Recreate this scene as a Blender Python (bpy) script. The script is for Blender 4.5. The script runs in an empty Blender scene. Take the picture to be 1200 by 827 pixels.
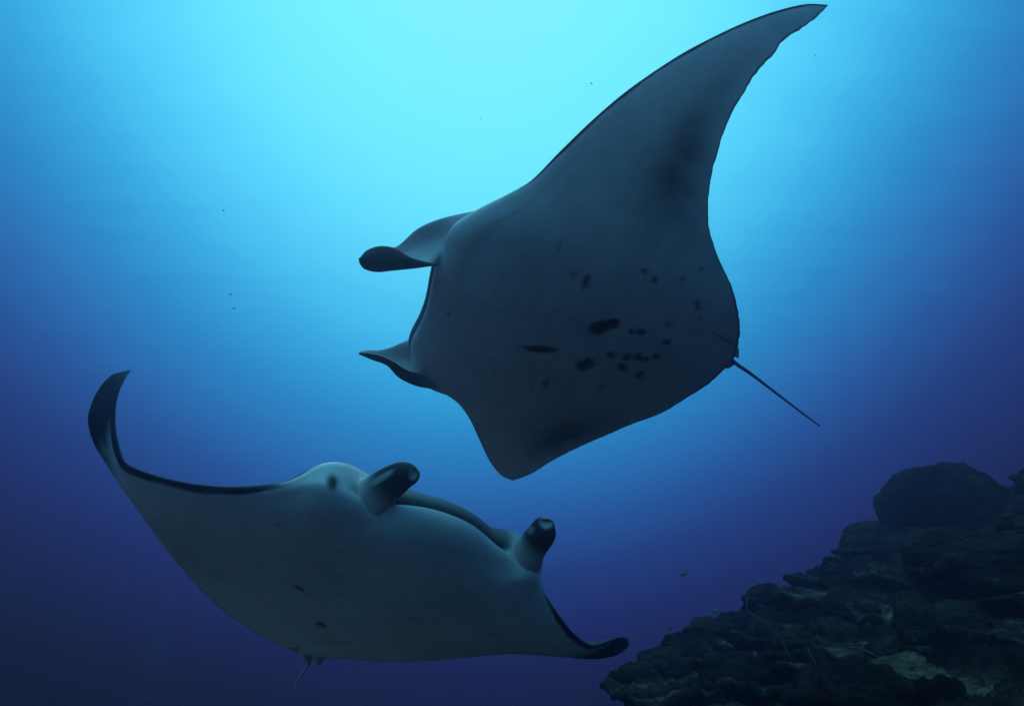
import bpy, math, random
import numpy as np
from mathutils import Matrix, Vector

# ------------------------------------------------------------------ camera, world, sun, exposure
scene = bpy.context.scene
PITCH = math.radians(15.0)
F, CX, CY = 857.0, 600.0, 413.5            # focal length and centre in photo pixels (1200 x 827)
RIGHT = np.array([1.0, 0, 0])
UP = np.array([0, -math.sin(PITCH), math.cos(PITCH)])
FWD = np.array([0, math.cos(PITCH), math.sin(PITCH)])
CAM = np.array([0.0, 0.0, 0.0])

cam = bpy.data.cameras.new("camera")
cam.sensor_width = 36.0
cam.lens = 36.0 * F / 1200.0
cam.clip_start, cam.clip_end = 0.05, 500
cam_o = bpy.data.objects.new("camera", cam)
scene.collection.objects.link(cam_o)
cam_o.location = CAM
cam_o.rotation_euler = (math.pi / 2 + PITCH, 0, 0)
scene.camera = cam_o

SUN_EL, SUN_AZ = math.radians(62), math.radians(-4)       # azimuth from +Y towards +X


def build_world():
    w = bpy.data.worlds.new("World")
    scene.world = w
    w.use_nodes = True
    nt = w.node_tree
    nt.nodes.clear()
    N = nt.nodes.new

    def math_(op, a, b=None, clamp=False):
        n = N("ShaderNodeMath"); n.operation = op; n.use_clamp = clamp
        for i, v in enumerate((a, b)):
            if v is None: continue
            if isinstance(v, (int, float)): n.inputs[i].default_value = v
            else: nt.links.new(v, n.inputs[i])
        return n.outputs[0]
    tc = N("ShaderNodeTexCoord")
    nrm = N("ShaderNodeVectorMath"); nrm.operation = 'NORMALIZE'
    nt.links.new(tc.outputs["Generated"], nrm.inputs[0])
    sx = N("ShaderNodeSeparateXYZ")
    nt.links.new(nrm.outputs[0], sx.inputs[0])
    X, Y, Z = sx.outputs
    # light of open water: brightest towards the sunlit surface, falling off sideways and with depth
    dx = math_('MINIMUM', math_('ABSOLUTE', math_('ADD', X, 0.04)), 0.64)
    dz = math_('MAXIMUM', math_('SUBTRACT', 0.725, Z), 0.0)
    dy = math_('MULTIPLY', math_('MAXIMUM', math_('MULTIPLY', Y, -1.0), 0.0), 0.05)
    r = math_('SQRT', math_('ADD', math_('ADD', math_('MULTIPLY', dx, dx), math_('MULTIPLY', dz, dz)),
                            math_('MULTIPLY', dy, dy)))
    # ripples of the surface seen from below: stretched noise on the plane overhead
    zz = math_('MAXIMUM', math_('ADD', Z, 0.12), 0.12)
    cb = N("ShaderNodeCombineXYZ")
    nt.links.new(math_('DIVIDE', X, zz), cb.inputs[0])
    nt.links.new(math_('DIVIDE', Y, zz), cb.inputs[1])
    mp = N("ShaderNodeMapping")
    mp.inputs["Rotation"].default_value = (0, 0, math.radians(35))
    mp.inputs["Scale"].default_value = (1.0, 3.2, 1)
    nt.links.new(cb.outputs[0], mp.inputs[0])
    no = N("ShaderNodeTexNoise")
    no.inputs["Scale"].default_value = 3.0
    no.inputs["Detail"].default_value = 5.0
    no.inputs["Roughness"].default_value = 0.6
    nt.links.new(mp.outputs[0], no.inputs["Vector"])
    amp = math_('MULTIPLY', math_('SUBTRACT', no.outputs["Fac"], 0.5), 0.05)
    amp = math_('MULTIPLY', amp, math_('MULTIPLY', math_('MAXIMUM', math_('ADD', Z, 0.02), 0.0), 1.6))
    r = math_('ADD', r, amp)
    ramp = N("ShaderNodeValToRGB")
    cr = ramp.color_ramp
    cr.interpolation = 'B_SPLINE' if False else 'LINEAR'
    stops = WORLD_STOPS
    RM = 1.6
    while len(cr.elements) < len(stops):
        cr.elements.new(0.5)
    for e, (p, c) in zip(cr.elements, stops):
        e.position = p / RM
    for e, (p, c) in zip(cr.elements, stops):
        e.color = (*c, 1)
    nt.links.new(math_('DIVIDE', r, RM), ramp.inputs[0])
    bg = N("ShaderNodeBackground")
    bg.inputs["Strength"].default_value = 1.0
    nt.links.new(ramp.outputs[0], bg.inputs["Color"])
    out = N("ShaderNodeOutputWorld")
    nt.links.new(bg.outputs[0], out.inputs["Surface"])


WORLD_STOPS = [(0, (0.2379, 0.9158, 1.0772)),
    (0.12, (0.2072, 0.9513, 1.0622)),
    (0.2, (0.1854, 0.9616, 1.0601)),
    (0.27, (0.1647, 0.9248, 1.0759)),
    (0.34, (0.1303, 0.8323, 1.0716)),
    (0.4, (0.0934, 0.7155, 1.0282)),
    (0.46, (0.0599, 0.5812, 0.9367)),
    (0.52, (0.032, 0.4186, 0.7731)),
    (0.58, (0.0206, 0.2764, 0.6103)),
    (0.64, (0.0198, 0.1729, 0.4725)),
    (0.7, (0.0183, 0.0897, 0.3188)),
    (0.76, (0.0155, 0.0386, 0.1924)),
    (0.82, (0.0121, 0.0184, 0.1179)),
    (0.88, (0.0087, 0.0109, 0.0628)),
    (0.94, (0.0051, 0.0061, 0.0239)),
    (1.0, (0.0028, 0.003, 0.0081)),
    (1.3, (0.003, 0.003, 0.009)),
    (1.6, (0.004, 0.004, 0.011))]
build_world()

sun = bpy.data.lights.new("sun", 'SUN')
sun.energy = 0.8
sun.angle = math.radians(14)
sun.color = (0.45, 0.82, 1.0)
sun_o = bpy.data.objects.new("sun", sun)
scene.collection.objects.link(sun_o)
to_sun = Vector((math.sin(SUN_AZ) * math.cos(SUN_EL), math.cos(SUN_AZ) * math.cos(SUN_EL), math.sin(SUN_EL)))
sun_o.rotation_euler = to_sun.to_track_quat('Z', 'Y').to_euler()
sun_o.location = (0, 5, 30)

vs = scene.view_settings
vs.view_transform = 'Standard'; vs.look = 'None'; vs.gamma = 1.0; vs.exposure = 0.0
vs.use_curve_mapping = False
scene.cycles.max_bounces = 6
scene.cycles.volume_bounces = 1
scene.cycles.caustics_reflective = False
scene.cycles.caustics_refractive = False

# ------------------------------------------------------------------ helpers
COL = scene.collection
rng = np.random.default_rng(7)
HAZE_DENSITY = 0.024


def unproject(px, depth):
    px = np.asarray(px, float); depth = np.asarray(depth, float)
    x = (px[..., 0] - CX) / F; y = (CY - px[..., 1]) / F
    return CAM + depth[..., None] * (x[..., None] * RIGHT + y[..., None] * UP + FWD)


def to_pixels(P):
    d = np.asarray(P) - CAM
    z = d @ FWD
    return np.stack([CX + F * (d @ RIGHT) / z, CY - F * (d @ UP) / z], -1), z


_perm = np.random.default_rng(3).permutation(512)
_perm = np.r_[_perm, _perm]
_grad = np.random.default_rng(4).normal(size=(512, 3))
_grad /= np.linalg.norm(_grad, axis=1, keepdims=True)


def noise(P):
    """gradient noise, about -0.7..0.7"""
    P = np.asarray(P, float)
    i = np.floor(P).astype(int); f = P - i; i &= 511
    u = f * f * f * (f * (f * 6 - 15) + 10)
    res = 0
    for a in (0, 1):
        for b in (0, 1):
            for c in (0, 1):
                h = _perm[(_perm[(_perm[(i[..., 0] + a) & 511] + i[..., 1] + b) & 511] + i[..., 2] + c) & 511]
                g = (_grad[h] * (f - np.array([a, b, c]))).sum(-1)
                w = (u[..., 0] if a else 1 - u[..., 0]) * (u[..., 1] if b else 1 - u[..., 1]) * (u[..., 2] if c else 1 - u[..., 2])
                res = res + g * w
    return res


def fbm(P, octaves=4, rough=0.5):
    P = np.asarray(P, float)
    s, a = 0, 1.0
    for k in range(octaves):
        s = s + a * noise(P * 2 ** k + 17.3 * k); a *= rough
    return s


def smooth(a, b, x):
    t = np.clip((np.asarray(x, float) - a) / (b - a), 0, 1)
    return t * t * (3 - 2 * t)


def catmull(pts, n):
    p = np.array(pts, float)
    if len(p) == 2:
        return p[0] + np.linspace(0, 1, n)[:, None] * (p[1] - p[0])
    d = np.r_[0, np.cumsum(np.linalg.norm(np.diff(p, axis=0), axis=1) ** .5 + 1e-6)]
    m = np.gradient(p, d, axis=0)
    t = np.linspace(0, d[-1], n)
    i = np.clip(np.searchsorted(d, t, side='right') - 1, 0, len(d) - 2)
    h = (d[i + 1] - d[i])[:, None]; u = ((t - d[i]) / (d[i + 1] - d[i]))[:, None]
    return (2*u**3 - 3*u**2 + 1) * p[i] + (u**3 - 2*u**2 + u) * h * m[i] + (-2*u**3 + 3*u**2) * p[i+1] + (u**3 - u**2) * h * m[i+1]


def by_fraction(pts, frac):
    p = np.asarray(pts, float)
    d = np.r_[0, np.cumsum(np.linalg.norm(np.diff(p, axis=0), axis=1))]
    return np.stack([np.interp(np.asarray(frac) * d[-1], d, p[:, k]) for k in range(p.shape[1])], 1)


def arc_fraction(p):
    d = np.r_[0, np.cumsum(np.linalg.norm(np.diff(p, axis=0), axis=1))]
    return d / d[-1]


class MB:
    def __init__(self):
        self.v, self.f, self.a, self.n = [], [], [], 0

    def add(self, v, f, a=None):
        v = np.asarray(v, float).reshape(-1, 3)
        f = np.asarray(f, int)
        self.v.append(v); self.f.append(f + self.n)
        self.a.append(np.zeros(len(v)) if a is None else np.asarray(a, float).ravel())
        self.n += len(v)

    def mesh(self, name, mat, shade=True):
        v = np.concatenate(self.v); a = np.concatenate(self.a)
        faces = [tuple(x) for f in self.f for x in f.tolist()]
        me = bpy.data.meshes.new(name)
        me.from_pydata(v.tolist(), [], faces)
        at = me.attributes.new("pigment", 'FLOAT', 'POINT')
        at.data.foreach_set("value", a.astype(np.float32))
        me.materials.append(mat)
        if shade:
            me.polygons.foreach_set("use_smooth", np.ones(len(me.polygons), bool))
        me.update()
        return me


def link(name, me, parent=None, label=None, category=None, group=None, kind=None):
    o = bpy.data.objects.new(name, me)
    COL.objects.link(o)
    if parent is not None: o.parent = parent
    if label: o["label"] = label
    if category: o["category"] = category
    if group: o["group"] = group
    if kind: o["kind"] = kind
    return o


def grid_faces(nu, nv, wrap_v=False, flip=False):
    i, j = np.meshgrid(np.arange(nu - 1), np.arange(nv if wrap_v else nv - 1), indexing='ij')
    j2 = (j + 1) % nv
    f = np.stack([i * nv + j, (i + 1) * nv + j, (i + 1) * nv + j2, i * nv + j2], -1).reshape(-1, 4)
    return f[:, ::-1] if flip else f


def tube(mb, pts, rad, sides=8, pig=1.0):
    pts = np.asarray(pts, float); n = len(pts)
    rad = np.broadcast_to(np.asarray(rad, float), (n,))
    t = np.gradient(pts, axis=0); t /= np.linalg.norm(t, axis=1, keepdims=True)
    ref = np.array([0, 0, 1.0]) if abs(t[0][2]) < .9 else np.array([1.0, 0, 0])
    u = np.cross(t, ref); u /= np.linalg.norm(u, axis=1, keepdims=True) + 1e-9
    w = np.cross(t, u)
    a = np.linspace(0, 2 * np.pi, sides, endpoint=False)
    v = pts[:, None] + rad[:, None, None] * (np.cos(a)[None, :, None] * u[:, None] + np.sin(a)[None, :, None] * w[:, None])
    k = mb.n
    mb.add(v.reshape(-1, 3), grid_faces(n, sides, True), np.full(n * sides, pig))
    for e, base in ((0, 0), (1, (n - 1) * sides)):
        mb.f.append(np.array([[k + base + q for q in (range(sides) if e else reversed(range(sides)))]]))


# ------------------------------------------------------------------ materials
def new_mat(name):
    m = bpy.data.materials.new(name); m.use_nodes = True
    nt = m.node_tree
    return m, nt, nt.nodes["Principled BSDF"]


def mat_skin():
    m, nt, b = new_mat("manta_skin")
    N = nt.nodes.new
    at = N("ShaderNodeAttribute"); at.attribute_name = "pigment"
    tc = N("ShaderNodeTexCoord")
    n1 = N("ShaderNodeTexNoise"); n1.inputs["Scale"].default_value = 3.5; n1.inputs["Detail"].default_value = 6
    n1.inputs["Roughness"].default_value = 0.65
    n2 = N("ShaderNodeTexNoise"); n2.inputs["Scale"].default_value = 60; n2.inputs["Detail"].default_value = 3
    nt.links.new(tc.outputs["Object"], n1.inputs["Vector"]); nt.links.new(tc.outputs["Object"], n2.inputs["Vector"])
    bel = N("ShaderNodeValToRGB")
    bel.color_ramp.elements[0].position = 0.3; bel.color_ramp.elements[0].color = (0.72, 0.62, 0.62, 1)
    bel.color_ramp.elements[1].position = 0.7; bel.color_ramp.elements[1].color = (0.92, 0.80, 0.82, 1)
    n3 = N("ShaderNodeTexNoise"); n3.inputs["Scale"].default_value = 16; n3.inputs["Detail"].default_value = 8; n3.inputs["Roughness"].default_value = 0.75
    nt.links.new(tc.outputs["Object"], n3.inputs["Vector"])
    mm = N("ShaderNodeMath"); mm.operation = 'MULTIPLY_ADD'; mm.inputs[1].default_value = 0.28
    sb = N("ShaderNodeMath"); sb.operation = 'SUBTRACT'; sb.inputs[1].default_value = 0.5
    nt.links.new(n3.outputs["Fac"], sb.inputs[0]); nt.links.new(sb.outputs[0], mm.inputs[0])
    nt.links.new(n1.outputs["Fac"], mm.inputs[2])
    nt.links.new(mm.outputs[0], bel.inputs[0])
    mx = N("ShaderNodeMix"); mx.data_type = 'RGBA'
    nt.links.new(at.outputs["Fac"], mx.inputs["Factor"])
    nt.links.new(bel.outputs[0], mx.inputs["A"])
    mx.inputs["B"].default_value = (0.018, 0.020, 0.026, 1)
    nt.links.new(mx.outputs["Result"], b.inputs["Base Color"])
    b.inputs["Roughness"].default_value = 0.6
    b.inputs["Specular IOR Level"].default_value = 0.10
    bp = N("ShaderNodeBump"); bp.inputs["Strength"].default_value = 0.12; bp.inputs["Distance"].default_value = 0.01
    nt.links.new(n2.outputs["Fac"], bp.inputs["Height"])
    nt.links.new(bp.outputs[0], b.inputs["Normal"])
    return m


def mat_simple(name, col, rough=0.6, spec=0.3):
    m, nt, b = new_mat(name)
    n = nt.nodes.new("ShaderNodeTexNoise"); n.inputs["Scale"].default_value = 14; n.inputs["Detail"].default_value = 4
    tc = nt.nodes.new("ShaderNodeTexCoord"); nt.links.new(tc.outputs["Object"], n.inputs["Vector"])
    r = nt.nodes.new("ShaderNodeValToRGB")
    r.color_ramp.elements[0].color = (*[c * 0.6 for c in col], 1); r.color_ramp.elements[0].position = .3
    r.color_ramp.elements[1].color = (*[min(1, c * 1.35) for c in col], 1); r.color_ramp.elements[1].position = .7
    nt.links.new(n.outputs["Fac"], r.inputs[0]); nt.links.new(r.outputs[0], b.inputs["Base Color"])
    b.inputs["Roughness"].default_value = rough; b.inputs["Specular IOR Level"].default_value = spec
    return m


def mat_reef(name, c0, c1, c2, scale=2.5, bump=0.6, vor=38):
    """three-tone mottled growth with pitted fine relief"""
    m, nt, b = new_mat(name)
    N = nt.nodes.new
    geo = N("ShaderNodeNewGeometry")
    n1 = N("ShaderNodeTexNoise"); n1.inputs["Scale"].default_value = scale; n1.inputs["Detail"].default_value = 8; n1.inputs["Roughness"].default_value = 0.7
    n2 = N("ShaderNodeTexNoise"); n2.inputs["Scale"].default_value = scale * 9; n2.inputs["Detail"].default_value = 5; n2.inputs["Roughness"].default_value = 0.7
    v = N("ShaderNodeTexVoronoi"); v.inputs["Scale"].default_value = vor
    for n in (n1, n2, v): nt.links.new(geo.outputs["Position"], n.inputs["Vector"])
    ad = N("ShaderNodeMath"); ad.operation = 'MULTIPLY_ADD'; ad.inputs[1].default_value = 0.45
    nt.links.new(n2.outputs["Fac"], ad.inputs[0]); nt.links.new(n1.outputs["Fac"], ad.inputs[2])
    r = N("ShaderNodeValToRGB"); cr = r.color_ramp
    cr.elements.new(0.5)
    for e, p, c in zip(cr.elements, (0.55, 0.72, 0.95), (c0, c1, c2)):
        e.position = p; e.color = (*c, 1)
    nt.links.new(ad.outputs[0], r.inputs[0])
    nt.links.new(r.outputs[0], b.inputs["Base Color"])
    b.inputs["Roughness"].default_value = 0.95; b.inputs["Specular IOR Level"].default_value = 0.0
    h = N("ShaderNodeMath"); h.operation = 'MULTIPLY_ADD'; h.inputs[1].default_value = 0.35
    nt.links.new(v.outputs["Distance"], h.inputs[0]); nt.links.new(n2.outputs["Fac"], h.inputs[2])
    bp = N("ShaderNodeBump"); bp.inputs["Strength"].default_value = bump; bp.inputs["Distance"].default_value = 0.05
    nt.links.new(h.outputs[0], bp.inputs["Height"]); nt.links.new(bp.outputs[0], b.inputs["Normal"])
    return m


SKIN = mat_skin()
EYE = mat_simple("eye_dark", (0.01, 0.01, 0.012), 0.15, 0.6)

# ------------------------------------------------------------------ manta rays
SPAN = 1.75            # half the disc width in metres
S0 = 0.15
LE0 = catmull([(0.36, 0.26), (0.33, 0.34), (0.27, 0.45), (0.18, 0.6), (0.07, 0.76), (-0.04, 0.88), (-0.15, 0.97), (-0.22, 1.0)], 90)
TE0 = catmull([(-0.22, 1.0), (-0.21, 0.93), (-0.17, 0.82), (-0.16, 0.7), (-0.19, 0.55), (-0.27, 0.4), (-0.37, 0.25), (-0.45, 0.12), (-0.48, 0.03)], 90)
MO0 = catmull([(0.42, 0.22), (0.45, 0.15), (0.46, 0.0), (0.45, -0.15), (0.42, -0.22)], 61)


def wing_local(xy, prm, side):
    a, b, c, tw, sw = prm
    s = np.linspace(0, 1.05, 400); u = np.clip(s - S0, 0, None)
    ph = a * np.tanh(u / 0.15) + b * u + c * u ** 4
    ds = s[1] - s[0]; mid = (ph[1:] + ph[:-1]) / 2
    y = np.r_[0, np.cumsum(np.cos(mid) * ds)]; z = np.r_[0, np.cumsum(np.sin(mid) * ds)]
    S = np.abs(xy[:, 1]); u = np.clip(S - S0, 0, None)
    P = np.interp(S, s, ph)
    off = tw * u * (xy[:, 0] + 0.05)
    return np.stack([xy[:, 0] + sw * u ** 2, side * (np.interp(S, s, y) - np.sin(P) * off), np.interp(S, s, z) + np.cos(P) * off], 1)


def manta_frame(R, t):
    B = np.stack([RIGHT, UP, FWD], 1)
    Rw = B @ np.array(R)                 # columns forward, left, dorsal in world space
    u, _, vt = np.linalg.svd(Rw)
    return u @ vt, CAM + B @ np.array(t)


def build_manta(cfg):
    Rw, org = manta_frame(cfg["R"], cfg["t"])

    def world(loc):
        return org + (loc * SPAN) @ Rw.T

    def snapped(curve, prm, side, target):
        """edge of the bent wing, moved onto the outline seen in the photo at its own distance"""
        W = world(wing_local(curve, prm, side))
        q, d = to_pixels(W)
        tq = by_fraction(catmull(target, 200), arc_fraction(q))
        a, b, c, tw, sw = prm
        u = np.clip(curve[:, 1] - S0, 0, None)
        ph = a * np.tanh(u / 0.15) + b * u + c * u ** 4
        n = np.stack([0 * ph, -side * np.sin(ph), np.cos(ph)], 1) @ Rw.T           # sheet normal
        ray = unproject(tq, np.ones(len(tq))) - CAM
        dp = ((W - CAM) * n).sum(1) / (ray * n).sum(1)
        dp = np.clip(dp, d - 0.15, d + 0.15)
        wt = smooth(0.85, 0.55, curve[:, 1])
        return unproject(tq, d + (dp - d) * wt)

    LEL = snapped(LE0, cfg["L"], 1, cfg["LEL"]); TEL = snapped(TE0, cfg["L"], 1, cfg["TEL"])[::-1]
    LER = snapped(LE0, cfg["Rr"], -1, cfg["LER"]); TER = snapped(TE0, cfg["Rr"], -1, cfg["TER"])[::-1]
    q, d = to_pixels(world(np.c_[MO0, np.zeros(len(MO0))]))
    tq = by_fraction(catmull(cfg["MOUTH"], 120), arc_fraction(q))
    ray = unproject(tq, np.ones(len(tq))) - CAM
    MOU = unproject(tq, np.clip(((org - CAM) @ Rw[:, 2]) / (ray @ Rw[:, 2]), d - 0.2, d + 0.2))
    # spanwise stations, left tip -> right tip
    nw, ne = 150, 9
    tw_ = np.linspace(0, 1, nw)
    def pick(c, t): return by_fraction(c, t)
    # edge parameter denser near the tip
    tt = 1 - (1 - tw_) ** 1.15
    front = [pick(LEL, tt)[::-1]]
    f0 = 0.17                                                      # where body turns into wing along the trailing edge
    rear = [pick(TEL, f0 + (1 - f0) * tt)[::-1]]
    span = [0.26 + 0.74 * tt[::-1]]
    j1 = LEL[0] + np.linspace(0, 1, ne + 2)[1:-1, None] * (MOU[0] - LEL[0])
    j2 = MOU[-1] + np.linspace(0, 1, ne + 2)[1:-1, None] * (LER[0] - MOU[-1])
    mid_front = np.concatenate([j1, MOU, j2])
    nm = len(mid_front)
    # smooth the corners a little
    k = np.array([1, 2, 3, 2, 1.]) / 9
    ext = np.concatenate([LEL[:1], LEL[:1], mid_front, LER[:1], LER[:1]])
    mid_front = np.stack([np.convolve(ext[:, a], k, 'valid') for a in range(3)], 1)
    front.append(mid_front)
    cen = np.concatenate([pick(TEL, np.linspace(f0, 0, 60)), pick(TER, np.linspace(0, f0, 60))])
    mid_rear = pick(cen, np.linspace(0, 1, nm + 2)[1:-1])
    rear.append(mid_rear)
    span.append(np.linspace(0.26, -0.26, nm + 2)[1:-1])
    front.append(pick(LER, tt)); rear.append(pick(TER, f0 + (1 - f0) * tt)); span.append(-(0.26 + 0.74 * tt))
    front = np.concatenate(front)
    i0, i1 = nw - 22, nw + nm + 22
    for _ in range(14):                                            # rounded head corners
        sm = (front[i0 - 1:i1 - 1] + front[i0:i1] + front[i0 + 1:i1 + 1]) / 3
        front[i0:i1] = sm
    rear = np.concatenate(rear); span = np.concatenate(span)
    NS = len(front); A = np.abs(span)
    chord = rear - front
    # section normals (dorsal side), smoothed along the span
    mid = (front + rear) / 2
    spdir = np.gradient(0.5 * front + 0.5 * rear, axis=0)
    nrm = np.cross(chord, spdir); nrm /= np.linalg.norm(nrm, axis=1, keepdims=True) + 1e-9
    if (nrm[NS // 2] @ Rw[:, 2]) < 0: nrm = -nrm
    for _ in range(12):
        nrm[1:-1] = (nrm[:-2] + nrm[1:-1] + nrm[2:]) / 3
    nrm /= np.linalg.norm(nrm, axis=1, keepdims=True)
    core = np.exp(-(A / 0.27) ** 2)
    T = 0.33 * core + 0.085 * (1 - A) + 0.010                      # full thickness in metres
    clen = np.linalg.norm(chord, axis=1)
    T = np.minimum(T, 0.16 * clen + 0.006) * (0.25 + 0.75 * smooth(1.0, 0.93, A))
    ml = cfg.get("mouth_left", (0.235, 0.19))
    mouth = np.where(span > 0, smooth(ml[0], ml[1], A), smooth(0.235, 0.19, A))                                  # where the mouth opening is
    head = smooth(0.33, 0.22, A)
    # ring: ventral rear -> front, lip, slot, upper lip, dorsal front -> rear
    nv = 110
    cv = np.linspace(1, 0, nv) ** 1.6
    def shape(c):
        c = np.clip(c, 0, 1)
        return 3.05 * (0.62 * np.sqrt(c + 1e-9) - 0.36 * c - 0.52 * c ** 2 + 0.26 * c ** 3) / 1.0 * np.clip((1 - c) * 40, 0, 1) ** .5
    shv = shape(cv); shv = np.clip(shv, 0, None); shv = shv / shv.max()
    rows, pig, vent = [], [], []
    hv = 0.022 * head; hd = (cfg["lip"][0] + (cfg["lip"][1] - cfg["lip"][0]) * smooth(0.06, 0.19, A)) * smooth(cfg["lip"][2], 0.21, A)
    hfade = np.exp(-(cv / 0.16) ** 1.5)
    ring_c, ring_z, ring_side = [], [], []
    for i in range(NS):
        zv = -0.40 * T[i] * shv - hv[i] * hfade
        zd = 0.60 * T[i] * shv[::-1] ** (1 + 0.9 * head[i]) + hd[i] * hfade[::-1]
        cc = [cv]; zz = [zv]
        L = max(clen[i], 0.05)
        m = mouth[i]
        lo, hi = zv[-1], zd[0]
        gap = 0.034 * m
        dep = 0.05 * m / L
        slot_c = np.array([0.004 * m / L, dep * .6, dep, dep, dep * .4, -0.006 * m / L, -0.016 * m / L, -0.008 * m / L])
        zs = lo + (hi - lo) * np.array([.03, .07, .12, .22, .28, .34, .58, .82])
        cc.append(slot_c); zz.append(zs)
        cc.append(cv[::-1]); zz.append(zd)
        ring_c.append(np.concatenate(cc)); ring_z.append(np.concatenate(zz))
    RC = np.array(ring_c); RZ = np.array(ring_z)
    NR = RC.shape[1]
    base = front[:, None] + RC[..., None] * chord[:, None]
    # round off the fold where wing meets body: relax the mean sheet across the span, edges kept
    wgt = (0.45 * smooth(0.12, 0.2, A)[:, None] * smooth(0.55, 0.40, A)[:, None] + smooth(0.03, 0.14, RC)).clip(0, 1) * smooth(1.0, 0.9, RC) * smooth(0.62, 0.45, A)[:, None]
    wof = smooth(0.03, 0.14, RC) * smooth(1.0, 0.9, RC) * smooth(0.62, 0.45, A)[:, None]
    off = RZ.copy()
    B0 = base.copy()
    for _ in range(300):
        lap = (B0[:-2] + B0[2:]) / 2 - B0[1:-1]
        dn = (lap * nrm[1:-1, None]).sum(-1)
        B0[1:-1] += (0.9 * dn * wgt[1:-1])[..., None] * nrm[1:-1, None]
        lo_ = (off[:-2] + off[2:]) / 2 - off[1:-1]
        off[1:-1] += 0.9 * lo_ * wof[1:-1]
    base, RZ = B0, off
    # frayed trailing edge
    fr = 0.006 * fbm(np.stack([np.arange(NS) * .30, np.arange(NS) * 0.0, np.full(NS, cfg["t"][0] * 9)], -1), 3)
    base = base + (fr[:, None] * smooth(0.85, 1.0, RC) / np.maximum(clen, 0.05)[:, None])[..., None] * chord[:, None]
    V = base + RZ[..., None] * nrm[:, None]
    isv = np.zeros(NR, bool); isv[:nv] = True
    islip = np.zeros(NR, bool); islip[nv:nv + 8] = True
    # ---- pigment
    P = np.zeros((NS, NR))
    Q, _ = to_pixels(V)
    dors = np.zeros(NR); dors[nv + 8:] = 1
    P[:, nv + 8:] = 1.0
    lipc = np.array([.05, .5, .95, .97, .85, .66, .64, .66])  # inner slot rows near black: shade of the mouth gap put into the colour
    w0, w1 = cfg["wrap"]
    P[:, nv:nv + 8] = mouth[:, None] * lipc + (1 - mouth[:, None]) * (0.0 if w1 > .02 else (0.12 + 0.7 * smooth(.30, .38, A))[:, None])
    P[:, nv + 8:] = smooth(w0, w1, RC[:, nv + 8:] * clen[:, None])
    P[:, nv + 8:] = np.maximum(P[:, nv + 8:], 0.55 * mouth[:, None])
    # the head corners stay pale some way up their blunt front
    P[:, nv + 8:] *= 1 - cfg.get("corner", 0) * (smooth(.12, .17, A) * smooth(.33, .27, A))[:, None] * smooth(.06, .02, RC[:, nv + 8:] * clen[:, None])
    if w1 < .02:
        P[:, nv:] = np.maximum(P[:, nv:], smooth(0.31, 0.40, A)[:, None])
    jit = fbm(V * 9.0, 3)
    cven = RC[:, :nv]; Av = A[:, None]; J = jit[:, :nv]
    edge = cfg["edge"]
    lw = edge["lead"] * smooth(0.30, 0.55, Av)                      # dark leading margin
    pv = smooth(1.4, 0.6, cven * clen[:, None] / (lw + 1e-4) + 0.5 * J) * smooth(.28, .42, Av)
    tw2 = edge["trail"] * (0.4 + Av)
    pv = np.maximum(pv, 0.65 * smooth(1.3, 0.5, (1 - cven) * clen[:, None] / (tw2 + 1e-4) + 0.6 * J))
    pv = np.maximum(pv, smooth(edge["tip"], edge["tip"] + 0.10, Av + 0.03 * J))
    # grey shading over the rear of the wings
    sx, sc = edge["patch_span"], edge["patch_chord"]
    pv = np.maximum(pv, edge["patch"] * np.exp(-((Av - sx) / 0.17) ** 2 - ((cven - sc) / 0.24) ** 2) * (1 + .35 * J))
    loc = ((V[:, :nv] - org) @ Rw) / SPAN
    for k_ in range(5):
        for sd in (1, -1):
            gx, gy = 0.255 - 0.058 * k_, 0.155 - 0.006 * k_
            yy = (sd * loc[..., 1] - gy) / 0.055
            dl = np.abs(loc[..., 0] - gx + 0.022 * yy - 0.010 * yy ** 2) / 0.0055
            pv = np.maximum(pv, cfg.get("gill", .16) * smooth(1.6, 0.3, dl) * smooth(1.15, .75, np.abs(yy)))
    qv = Q[:, :nv]
    for (x, y, rx, ry, ang, a) in cfg["spots"]:
        ca, sa = math.cos(math.radians(ang)), math.sin(math.radians(ang))
        dx, dy = qv[..., 0] - x, qv[..., 1] - y
        e = np.sqrt(((dx * ca + dy * sa) / rx) ** 2 + ((-dx * sa + dy * ca) / ry) ** 2)
        e = e + 0.9 * noise(np.stack([qv[..., 0] / 7, qv[..., 1] / 7, np.full(dx.shape, x)], -1)) * (0.35 if rx > 6 else .2)
        pv = np.maximum(pv, a * smooth(1.25, 0.65, e))
    P[:, :nv] = np.clip(pv, 0, 1)
    for (x, y, rx, ry, a) in cfg["pale"]:                           # pale shoulder and eye-ridge markings
        qd = Q[:, nv - 12:]
        e = np.sqrt(((qd[..., 0] - x) / rx) ** 2 + ((qd[..., 1] - y) / ry) ** 2) + 0.3 * jit[:, nv - 12:]
        P[:, nv - 12:] *= 1 - a * smooth(1.2, 0.5, e)
    for (x, y, rx, ry, a) in cfg["dark"]:
        e = np.sqrt(((Q[..., 0] - x) / rx) ** 2 + ((Q[..., 1] - y) / ry) ** 2) + 0.3 * jit
        P = np.maximum(P, a * smooth(1.3, 0.3, e) * (np.abs(RC) * clen[:, None] < 0.25))
    # ---- swellings (eye ridges), pushed out along the surface
    du = np.gradient(V, axis=0); dv = np.gradient(V, axis=1)
    nn = np.cross(du, dv); nn /= np.linalg.norm(nn, axis=2, keepdims=True) + 1e-9
    if (nn[NS // 2, nv // 2] @ Rw[:, 2]) > 0: nn = -nn
    outv = (V - (front[:, None] + 0.25 * chord[:, None]))
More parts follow.
